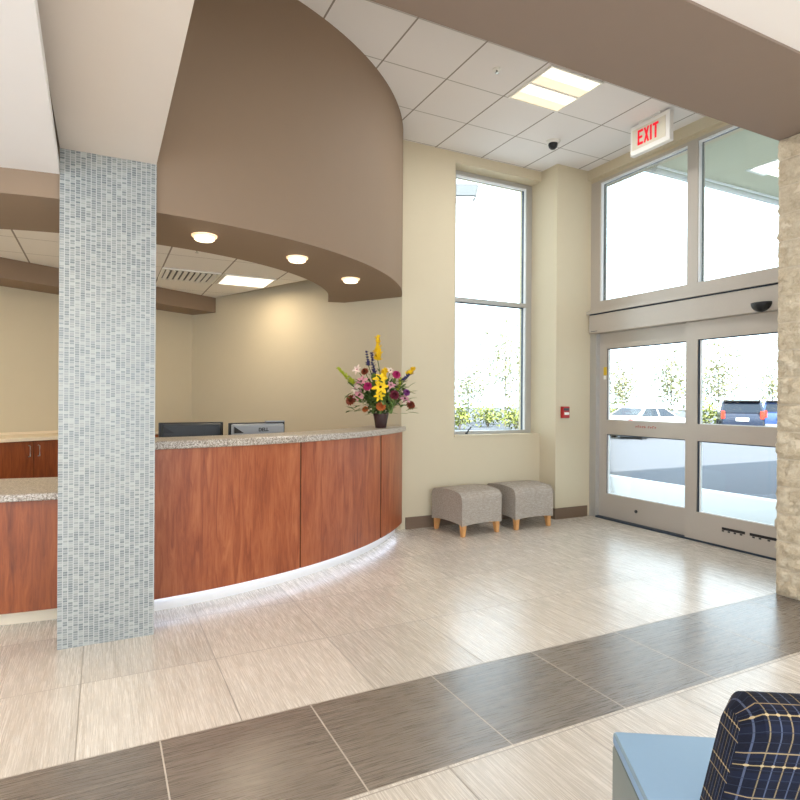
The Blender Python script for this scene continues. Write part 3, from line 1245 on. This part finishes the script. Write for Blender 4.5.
flower('spike', 'snapdragon', 'lime green spike at the right side below the magenta bloom', 'flower', 398, 391, M['fl'], .024, (401, 380), dd=-.04)
flower('rose', 'carnation', 'magenta bloom at left centre of the bouquet', 'flower', 368.5, 387.5, M['fm'], .036, dd=-.13)
flower('rose', 'carnation', 'magenta bloom at upper right of the bouquet', 'flower', 396, 376, M['fm'], .038, dd=-.06)
flower('rose', 'carnation', 'dark wine red bloom low at the right of the bouquet', 'flower', 394, 396, M['fd'], .04, dd=-.12)
flower('rose', 'carnation', 'violet bloom at the right edge of the bouquet', 'flower', 406, 393.5, M['fv'], .03, dd=-.08)
flower('rose', 'carnation', 'rust red bloom behind the left magenta bloom', 'flower', 365, 372.5, M['fr'], .03, dd=0)
flower('lily', 'lily', 'pink lily at the left below the blush white bloom', 'flower', 362, 382, M['fp'], .05, dd=-.08)
flower('lily', 'lily', 'pink lily low at the left beside the rust bloom', 'flower', 360, 396, M['fp'], .055, dd=-.1, centre=M['fd'])
flower('lily', 'lily', 'pale pink lily low at the right edge of the bouquet', 'flower', 404.5, 399, M['fp'], .05, dd=-.05)
flower('lily', 'lily', 'blush white bloom at the upper left of the bouquet', 'flower', 357, 370, M['fw'], .045, dd=.03, centre=M['fp'])
flower('lily', 'lily', 'small white bloom above the yellow flowers in the middle', 'flower', 390, 371, M['fw'], .035, dd=.03, centre=M['stem'])
flower('lily', 'lily', 'cream bloom at left beside the lime green spike', 'flower', 356, 389, M['fw'], .042, dd=-.06, centre=M['fp'])
flower('lily', 'lily', 'yellow lily with dark centre in the middle of the bouquet', 'flower', 380.5, 380, M['fy'], .05, dd=-.12)
flower('lily', 'lily', 'yellow lily with dark centre lower in the middle of the bouquet', 'flower', 381, 388, M['fy'], .055, dd=-.15)
flower('lily', 'lily', 'small yellow lily just above the orange bloom in front', 'flower', 380, 397, M['fy'], .042, dd=-.15, centre=M['stem'])
flower('rose', 'chrysanthemum', 'rust brown bloom hanging low at the far left', 'flower', 352, 401, M['fr'], .045, dd=-.05)
flower('rose', 'chrysanthemum', 'rust brown bloom hanging low at the far right', 'flower', 410, 406, M['fr'], .042, dd=-.03)
flower('rose', 'chrysanthemum', 'orange bloom low in front just above the vase', 'flower', 381.5, 407, M['fo'], .04, dd=-.13)
flower('rose', 'chrysanthemum', 'small orange bloom low at left near the vase', 'flower', 366, 410, M['fo'], .026, dd=-.06)
flower('lily', 'lily', 'blush bloom between the yellow lilies and the wine red bloom', 'flower', 391, 386, M['fp'], .04, dd=-.08, centre=M['fd'])
# bouquet leaves
r = random.Random(3)
bm = NB()
for k in range(300):
    u = r.gauss(381, 13)
    v = r.gauss(400, 9)
    u = min(max(u, 352), 408)
    v = min(max(v, 382), 414)
    q = fpos(u, v, r.uniform(-.12, .1)) - MOUTH
    d = Vector((q.x, q.y, 0)) * 3 + Vector((r.uniform(-.6, .6), r.uniform(-.6, .6), r.uniform(-.2, .9)))
    petal(bm, q, d, (0, 0, 1), r.uniform(.07, .12), r.uniform(.03, .05), r.uniform(-.5, .1))
for k in range(26):
    a = k * 2.4
    q = Vector((math.cos(a) * .06, math.sin(a) * .06, .0))
    tube(bm, [Vector((q.x * .4, q.y * .4, -.01)), q * .8 + Vector((0, 0, .08)), Vector((q.x * 1.6, q.y * 1.6, .16))], .0025, 5)
o = build('greenery', bm, M['leafg'])
o.location = MOUTH
tag(o, 'dark green leaves filling the bouquet above the brown vase', 'leaves')
o['kind'] = 'stuff'

# ------------------------------------------------------------------ OTTOMANS
def make_ottoman(loc, rz, label):
    s = thing('ottoman', label, 'ottoman', loc, rz, group='upholstered stools below the window')
    w, d, z0, z1 = .27, .27, .115, .462
    r_ = .085
    prof = []
    # front-to-back profile: arched lower edge, rounded shoulders, slightly crowned top
    for k in range(9):
        a = PI + (PI / 2) * 0
    n = 8
    for k in range(n + 1):
        f = k / n
        prof.append((-d + 2 * d * f, z0 + .026 * math.sin(PI * f) ** .7))
    for k in range(n + 1):
        a = k / n * PI / 2
        prof.append((d - r_ + r_ * math.cos(a), z1 - r_ + r_ * math.sin(a)))
    for k in range(1, 6):
        f = k / 6
        prof.append((d - r_ - (2 * d - 2 * r_) * f, z1 + .014 * math.sin(PI * f)))
    for k in range(n + 1):
        a = PI / 2 + k / n * PI / 2
        prof.append((-d + r_ + r_ * math.cos(a), z1 - r_ + r_ * math.sin(a)))
    m = 14
    bm = NB()
    rows = []
    for i in range(m + 1):
        f = i / m
        x = -w + 2 * w * f
        arch = .022 * math.sin(PI * f) ** .7
        inset = .012 * (1 - min(1, min(f, 1 - f) * 8)) ** 2
        row = []
        for (y, z) in prof:
            if z < z0 + .03 and abs(y) <= d:
                zz = z + arch * .8 * (1 if abs(y) > d - .02 else .3)
            else:
                zz = z
            row.append(bm.verts.new((x, y * (1 - inset), z0 + (zz - z0) * (1 - inset))))
        rows.append(row)
    for A, B in zip(rows, rows[1:]):
        for k in range(len(prof)):
            k2 = (k + 1) % len(prof)
            bm.faces.new((A[k], A[k2], B[k2], B[k]))
    bm.faces.new(rows[0])
    bm.faces.new(rows[-1][::-1])
    b = build('upholstered_seat', bm, M['ottof'], s, angle=40)
    for x in (-w - .002, w + .002):
        bm = NB()
        pts = [(x, y * .985, z0 + (z - z0) * .985) for (y, z) in prof[n + 1:]]
        tube(bm, pts, .005, 6)
        build('piping', bm, M['ottof'], b)
    for sx in (-1, 1):
        for sy in (-1, 1):
            bm = NB()
            vs = box(bm, -.03, -.03, 0, .03, .03, .13)
            for v in vs:
                if v.co.z < .01:
                    v.co.x = v.co.x * .68 + sx * .008
                    v.co.y = v.co.y * .68 + sy * .008
            bmesh.ops.bevel(bm, geom=bm.edges[:], offset=.004, segments=2, affect='EDGES')
            l_ = build('leg', bm, M['maple'], s, label='tapered light wood leg')
            l_.location = (sx * (w - .045), sy * (d - .045), 0)
    return s


make_ottoman((3.54, 5.362, 0), .1, 'grey woven ottoman nearer the curved reception desk')
make_ottoman((4.272, 5.382, 0), .03, 'grey woven ottoman beside the pier under the window')

# ------------------------------------------------------------------ LOUNGE CHAIR, near right
cw_ = Vector((.845, -.534, 0))
ct_ = Vector((.54, .84, 0))
org = Vector((1.344, 1.253, 0))
rz = math.atan2(-.534, .845)
ch = thing('lounge_chair', 'pale blue vinyl lounge chair with navy plaid backrest in the near corner', 'chair', org, rz)
# local x along the chair's width, y = away from viewer (seat from y=0 back to -.62)
bm = NB()
box(bm, 0, -.66, .41, .82, 0, .45, .012, 3)
build('seat', bm, M['blue'], ch, angle=40, label='pale blue vinyl seat')
bm = NB()
box(bm, .0, -.66, .09, .82, 0, .41, .008, 2)
build('seat_base', bm, M['greyv'], ch, angle=40, label='grey vinyl seat base')
bm = NB()
tube(bm, [(.004, -.645, .4455), (.004, -.015, .4455)], .0045, 8)
build('welt', bm, M['bluewelt'], ch)
for x in (.05, .77):
    for y in (-.61, -.05):
        bm = NB()
        lathe(bm, [(0, 0), (.018, 0), (.024, .09), (0, .09)], n=16)
        l_ = build('leg', bm, M['charcoal'], ch, angle=40)
        l_.location = (x, y, 0)
# backrest: thick padded slab, leaning towards the viewer, rounded shoulders
bm = NB()
uvl = bm.loops.layers.uv.new('UVMap')
x0, x1 = .095, .80
zb, zt, th = .40, .83, .15
rake = .42
R_ = .055
prof = []          # (t, z) in slab coords: t thickness 0..th, z height 0..h
h = zt - zb
nn = 8
ring = [(0, 0)]
for k in range(5):
    ring.append((0, (h - R_) * (k + 1) / 5))
for k in range(1, nn + 1):
    a = PI - k / nn * PI / 2
    ring.append((R_ + R_ * math.cos(a), h - R_ + R_ * math.sin(a)))
for k in range(1, 4):
    ring.append((R_ + (th - 2 * R_) * k / 3, h))
for k in range(1, nn + 1):
    a = PI / 2 - k / nn * PI / 2
    ring.append((th - R_ + R_ * math.cos(a), h - R_ + R_ * math.sin(a)))
for k in range(1, 6):
    ring.append((th, (h - R_) * (1 - k / 5)))
# arclength
al = [0]
for a, b in zip(ring, ring[1:]):
    al.append(al[-1] + math.hypot(b[0] - a[0], b[1] - a[1]))
cols = []
nx = 26
ER = .035


def place(x, t_, z_):
    return Vector((x, -.30 - t_ - rake * z_, zb + z_))


for i in range(nx + 1):
    f = i / nx
    x = x0 + (x1 - x0) * f
    dd = min(x - x0, x1 - x)
    sh = 0 if dd > ER else ER - math.sqrt(max(0, ER * ER - (ER - dd) ** 2))
    row = []
    for (t_, z_) in ring:
        tt = th / 2 + (t_ - th / 2) * (1 - sh / (th / 2))
        zz = z_ * (1 - sh / h)
        row.append((bm.verts.new(place(x, tt, zz)), x))
    cols.append(row)
for i in range(nx):
    for k in range(len(ring) - 1):
        q = [(cols[i][k], k, i), (cols[i][k + 1], k + 1, i), (cols[i + 1][k + 1], k + 1, i + 1), (cols[i + 1][k], k, i + 1)]
        f_ = bm.faces.new([a[0][0] for a in q])
        for lp, a in zip(f_.loops, q):
            lp[uvl].uv = (a[0][1], al[a[1]])
for i in (0, nx):
    f_ = bm.faces.new([v for v, _ in cols[i]])
    for lp, (t_, z_) in zip(f_.loops, ring):
        lp[uvl].uv = (t_ * 1.0 + .012, z_)
f_ = bm.faces.new([cols[i][0][0] for i in range(nx + 1)] + [cols[i][-1][0] for i in range(nx, -1, -1)])
build('backrest', bm, M['plaid'], ch, angle=50, label='navy plaid backrest with gold lines')

# ------------------------------------------------------------------ OUTSIDE
GZ = -.25
struct('sidewalk', BX(5.62, -6, -.3, 8.72, 40, -.03), M['concrete'])
struct('curb', BX(8.75, -6, -.3, 8.95, 40, -.03, .02), M['curb'])
bm = NB()
box(bm, -60, 6.12, -.5, 5.6, 70, -.26)
box(bm, 5.6, -60, -.5, 110, 110, GZ)
struct('parking_lot', bm, M['asphalt'])
# canopy over the entrance
bm = NB()
box(bm, 5.62, -4, 4.27, 17, 4.98, 4.6)
can = struct('canopy', bm, M['canopy'], label='flat entrance canopy with pale soffit outside the doors')
bm = NB()
box(bm, 5.63, 4.98, 4.22, 17.05, 5.03, 4.7)
box(bm, 5.63, 4.90, 4.25, 17.0, 4.93, 4.27)
build('canopy_trim', bm, M['canopytrim'], can)
s = thing('canopy_light', 'square recessed light in the canopy soffit outside the doors', 'canopy light', (7.2, 4.32, 4.27))
build('lens', BX(-.15, -.15, -.012, .15, .15, -.002), M['clens'], s)
bm = NB()
for q in ((-.18, -.18, .18, -.15), (-.18, .15, .18, .18), (-.18, -.15, -.15, .15), (.15, -.15, .18, .15)):
    box(bm, q[0], q[1], -.018, q[2], q[3], 0)
build('frame', bm, M['canopytrim'], s)


def loft_car(kind, name, label, loc, rz, paint):
    c = thing(name, label, 'car', loc, rz)
    if kind == 'sedan':
        low = [(-2.25, .28), (-2.32, .55), (-2.28, .86), (-2.1, .97), (-1.5, 1.0), (1.0, .96), (1.9, .84), (2.25, .68), (2.3, .4), (2.2, .26)]
        cab_ = [(-1.8, .98), (-1.05, 1.40), (-.6, 1.45), (.2, 1.44), (1.1, .95)]
        hw, tw = .88, .62
        wr, wx = .32, (-1.38, 1.4)
    else:
        low = [(-2.3, .35), (-2.38, .6), (-2.36, .98), (-2.28, 1.12), (-1.5, 1.14), (1.0, 1.12), (2.0, 1.02), (2.3, .85), (2.34, .5), (2.2, .33)]
        cab_ = [(-2.26, 1.12), (-2.02, 1.62), (-1.6, 1.73), (.1, 1.74), (1.05, 1.12)]
        hw, tw = .95, .76
        wr, wx = .38, (-1.4, 1.45)
    bm = NB()
    for pl, w0, w1 in ((low, hw, hw), (cab_, hw - .04, tw)):
        zmin = min(z for _, z in pl)
        zmax = max(z for _, z in pl)
        A, B = [], []
        for x, z in pl:
            f = (z - zmin) / (zmax - zmin)
            w_ = w0 + (w1 - w0) * f
            if pl is low:
                w_ = hw - .10 * max(0, abs(x) - 1.7)/.6 - .05 * abs(f - .6)
            A.append(bm.verts.new((x, -w_, z)))
            B.append(bm.verts.new((x, w_, z)))
        fa = bm.faces.new(A)
        fb = bm.faces.new(B[::-1])
        for i in range(len(pl)):
            j = (i + 1) % len(pl)
            bm.faces.new((A[i], B[i], B[j], A[j]))
    bmesh.ops.bevel(bm, geom=[e for e in bm.edges if e.calc_length() > .02], offset=.035, segments=2, affect='EDGES', clamp_overlap=True)
    build('body', bm, paint, c, angle=35)
    # windows
    zmin, zmax = min(z for _, z in cab_), max(z for _, z in cab_)

    def wy(z):
        return (hw - .04) + (tw - hw + .04) * (z - zmin) / (zmax - zmin) + .006
    xs = [cab_[0][0], cab_[1][0], cab_[3][0], cab_[4][0]]
    za, zb_ = zmin + .04, zmax - .09
    fa = (za - zmin) / (zmax - zmin)
    fb = (zb_ - zmin) / (zmax - zmin)

    def xr(f):
        return xs[0] + (xs[1] - xs[0]) * f + .14

    def xfw(f):
        return xs[3] + (xs[2] - xs[3]) * f - .12
    midx = (-.35, -.27)
    for sy in (-1, 1):
        for (l0, l1, r0_, r1) in ((xr(fa), xr(fb), midx[0], midx[0]), (midx[1], midx[1], xfw(fa), xfw(fb))):
            bm = NB()
            pts = [(l0, za), (r0_, za), (r1, zb_), (l1, zb_)]
            a = [bm.verts.new((x, sy * wy(z), z)) for x, z in pts]
            b = [bm.verts.new((x, sy * (wy(z) - .02), z)) for x, z in pts]
            bm.faces.new(a)
            bm.faces.new(b[::-1])
            for i in range(4):
                bm.faces.new((a[i], b[i], b[(i + 1) % 4], a[(i + 1) % 4]))
            build('side_window', bm, M['carglass'], c)
    for nm, (pa, pb), sg in (('rear_window', (cab_[0], cab_[1]), -1), ('windscreen', (cab_[4], cab_[3]), 1)):
        bm = NB()
        q = []
        for f in (.1, .88):
            x = pa[0] + (pb[0] - pa[0]) * f
            z = pa[1] + (pb[1] - pa[1]) * f
            w_ = wy(z) - .1
            q.append((x + sg * .012, -w_, z + .01))
            q.append((x + sg * .012, w_, z + .01))
        a = [bm.verts.new(p_) for p_ in (q[0], q[1], q[3], q[2])]
        b = [bm.verts.new((p_[0] - sg * .03, p_[1], p_[2] - .01)) for p_ in (q[0], q[1], q[3], q[2])]
        bm.faces.new(a)
        bm.faces.new(b[::-1])
        for i in range(4):
            bm.faces.new((a[i], b[i], b[(i + 1) % 4], a[(i + 1) % 4]))
        build(nm, bm, M['carglass'], c)
    if kind == 'suv':
        bm = NB()
        box(bm, -2.16, -.74, 1.66, -1.75, .74, 1.745, .02)
        build('roof_spoiler', bm, M['black'], c)
    for x in wx:
        for sy in (-1, 1):
            bm = NB()
            lathe(bm, [(0, -.1), (wr * .6, -.1), (wr, -.08), (wr, .08), (wr * .6, .1), (0, .1)], n=22)
            bmesh.ops.rotate(bm, verts=bm.verts, matrix=Matrix.Rotation(PI / 2, 3, 'X'))
            wv = build('wheel', bm, M['tire'], c, angle=35)
            wv.location = (x, sy * (hw - .1), wr)
            bm = NB()
            lathe(bm, [(0, -.012), (wr * .55, -.008), (wr * .58, .008), (0, .012)], n=18)
            bmesh.ops.rotate(bm, verts=bm.verts, matrix=Matrix.Rotation(PI / 2, 3, 'X'))
            hb = build('hubcap', bm, M['steel'], wv)
            hb.location = (0, sy * .1, 0)
    zl = (.72, .9) if kind == 'sedan' else (.88, 1.24)
    for sy in (-1, 1):
        bm = NB()
        box(bm, low[2][0] - .025, sy * .7 if sy > 0 else -.86, zl[0], low[2][0] + .12, .86 if sy > 0 else -.7, zl[1], .015)
        build('tail_light', bm, M['tail'], c)
    zp = .62 if kind == 'sedan' else .78
    build('licence_plate', BX(low[1][0] - .03, -.26, zp, low[1][0] + .0, .26, zp + .15), M['plate'], c)
    build('bumper', BX(low[1][0] - .03, -.78, .38, low[1][0] + .1, .78, .56, .02), M['mgrey'] if kind == 'suv' else paint, c)


az = math.atan2(FH.y * 1 + RH.y * .58, FH.x * 1 + RH.x * .58)
p = spot(739, 29, GZ)
loft_car('suv', 'sport_utility_vehicle', 'dark sport utility vehicle seen from behind through the right door leaf', p, az + .06, M['cardark'])
p = spot(782, 31, GZ)
loft_car('suv', 'sport_utility_vehicle', 'blue vehicle parked at the right edge beside the stone pillar', p, az - .02, M['carblue'])
p = spot(648, 27, GZ)
loft_car('sedan', 'sedan_car', 'white sedan parked outside seen through the left door leaf', p, az - .5, M['carwhite'])


def leaves(bm, c, rad, n, size, r):
    for _ in range(n):
        v = Vector((r.gauss(0, .45), r.gauss(0, .45), r.gauss(0, .45)))
        if v.length > 1:
            v.normalize()
        q = Vector(c) + Vector((v.x * rad[0], v.y * rad[1], v.z * rad[2]))
        d = Vector((r.uniform(-1, 1), r.uniform(-1, 1), r.uniform(-.6, .8)))
        petal(bm, q, d, (r.uniform(-1, 1), r.uniform(-1, 1), 1), size * r.uniform(.6, 1.3), size * .55, -.2, 2)


def tree(label, u, depth, hgt, rad, n, seed):
    hgt *= .88
    rad *= .72
    r = random.Random(seed)
    s = thing('tree', label, 'tree', spot(u, depth, GZ))
    bm = NB()
    tube(bm, [(0, 0, 0), (.05, .02, hgt * .4), (0, 0, hgt * .92)], [.07, .045, .015], 8)
    for k in range(16):
        z = hgt * r.uniform(.3, .85)
        a = r.uniform(0, 2 * PI)
        l_ = rad * r.uniform(.5, .95)
        tube(bm, [(0, 0, z), (math.cos(a) * l_ * .5, math.sin(a) * l_ * .5, z + l_ * .35), (math.cos(a) * l_, math.sin(a) * l_, z + l_ * .6)], [.02, .013, .006], 5)
    build('trunk', bm, M['bark'], s)
    bm = NB()
    leaves(bm, (0, 0, hgt * .58), (rad, rad, hgt * .44), int(n * 1.7), .24, r)
    build('foliage', bm, M['leafy'], s)


tree('slim pale tree outside, left of the white sedan roof', 622, 42, 5.2, 1.6, 420, 1)
tree('pale tree outside just left of the middle door stile', 671, 38, 5.6, 1.7, 420, 2)
tree('larger pale tree beyond the right door leaf behind the dark vehicle', 718, 40, 6.4, 2.6, 650, 3)
tree('tall pale tree outside at the right side of the tall window', 505, 38, 7.6, 3.0, 620, 4)
tree('low pale tree outside at the left side of the tall window', 468, 42, 4.6, 1.9, 380, 5)
tree('thin pale tree outside at the right edge by the stone pillar', 772, 44, 5.4, 1.6, 300, 6)


def shrub(label, u, depth, rx, hgt, n, seed):
    r = random.Random(seed)
    s = thing('shrub', label, 'shrub', spot(u, depth, GZ))
    bm = NB()
    leaves(bm, (0, 0, hgt * .55), (rx, rx * .7, hgt * .55), n, .2, r)
    build('foliage', bm, M['leafy2'], s)
    bm = NB()
    for k in range(7):
        a = k * .9
        tube(bm, [(0, 0, 0), (math.cos(a) * rx * .3, math.sin(a) * rx * .3, hgt * .6)], [.02, .008], 5)
    build('stems', bm, M['bark'], s)


shrub('yellow green shrub outside at the left of the tall window', 460, 33, 1.0, 1.5, 420, 11)
shrub('yellow green shrub outside in the middle of the tall window', 488, 36, 1.2, 1.35, 460, 12)
shrub('yellow green shrub outside at the right of the tall window', 516, 33, 1.1, 1.3, 400, 13)
shrub('yellow green shrub outside behind the white sedan', 614, 33, 1.3, 1.55, 300, 14)
shrub('yellow green shrub outside left of the dark vehicle', 706, 32, 1.1, 1.6, 340, 15)
struct('side_pavement', BX(-60, 6.12, -.262, 5.6, 70, -.258), M['concrete'])

# parking lot lamp seen through the tall window
p = spot(441, 13.5, GZ)
s = thing('parking_lamp', 'grey box shaped parking lot lamp head at upper left of the tall window', 'street lamp', p, math.atan2(RH.y, RH.x))
bm = NB()
tube(bm, [(0, 0, 0), (0, 0, 6.55)], [.07, .055], 12)
build('pole', bm, M['polegrey'], s)
bm = NB()
box(bm, 0, -.03, 6.4, .25, .03, 6.48)
build('arm', bm, M['polegrey'], s)
bm = NB()
vs = box(bm, .2, -.28, 6.28, .82, .28, 6.56)
for v in vs:
    if v.co.z < 6.3:
        v.co.x = .5 + (v.co.x - .5) * .8
        v.co.y *= .8
bmesh.ops.bevel(bm, geom=bm.edges[:], offset=.03, segments=2, affect='EDGES')
hd = build('lamp_head', bm, M['polegrey'], s)
build('lens', BX(.29, -.2, 6.265, .71, .2, 6.285), M['white'], hd)

# ------------------------------------------------------------------ LIGHT
wld = bpy.data.worlds.new('sky')
sc.world = wld
wld.use_nodes = True
bg = wld.node_tree.nodes['Background']
bg.inputs[0].default_value = (.74, .87, 1, 1)
bg.inputs[1].default_value = 5.2

sun = bpy.data.lights.new('sun', 'SUN')
sun.energy = 25
sun.angle = math.radians(.6)
sun.color = (1, .95, .88)
so = bpy.data.objects.new('sun', sun)
COL.objects.link(so)
so.rotation_euler = Vector((.7, 4.9, -4.85)).to_track_quat('-Z', 'Y').to_euler()


def area(name, loc, sx, sy, e, c=(1, .985, .96), rot=(0, 0, 0)):
    l_ = bpy.data.lights.new(name, 'AREA')
    l_.shape = 'RECTANGLE'
    l_.size, l_.size_y = sx, sy
    l_.energy = e
    l_.color = c
    o_ = bpy.data.objects.new(name, l_)
    COL.objects.link(o_)
    o_.location = loc
    o_.rotation_euler = rot
    return o_


area('lobby_troffer_lamp', (3.66, 4.13, ZC - .03), .5, .5, 38)
area('office_troffer_lamp', (1.475, 6.88, ZO - .03), .5, .5, 13, (1, .83, .6))
area('office_troffer_lamp_left', (-1.4, 5.6, ZO - .03), .5, .5, 30, (1, .84, .62))
for q in ((1.6, -.2), (3.6, -.2), (1.6, -2.4), (3.6, -2.4)):
    area('lobby_fill_light', (q[0], q[1], 3.34), .58, .58, 15)  # unseen fill lights added under the near ceiling, no fixtures modelled
for q, e_, c_ in (((-1.1, 2.6), 34, (1, .84, .62)), ((-2.2, -1.0), 22, (1, .94, .86))):
    area('low_ceiling_fill', (q[0], q[1], 2.66), .58, .58, e_, c_)  # added fills without fixtures; the warm one brightens left fascia and low counter

sc.view_settings.view_transform = 'Standard'
sc.view_settings.look = 'None'
sc.view_settings.exposure = -0.08
sc.view_settings.gamma = 1
sc.view_settings.use_curve_mapping = False
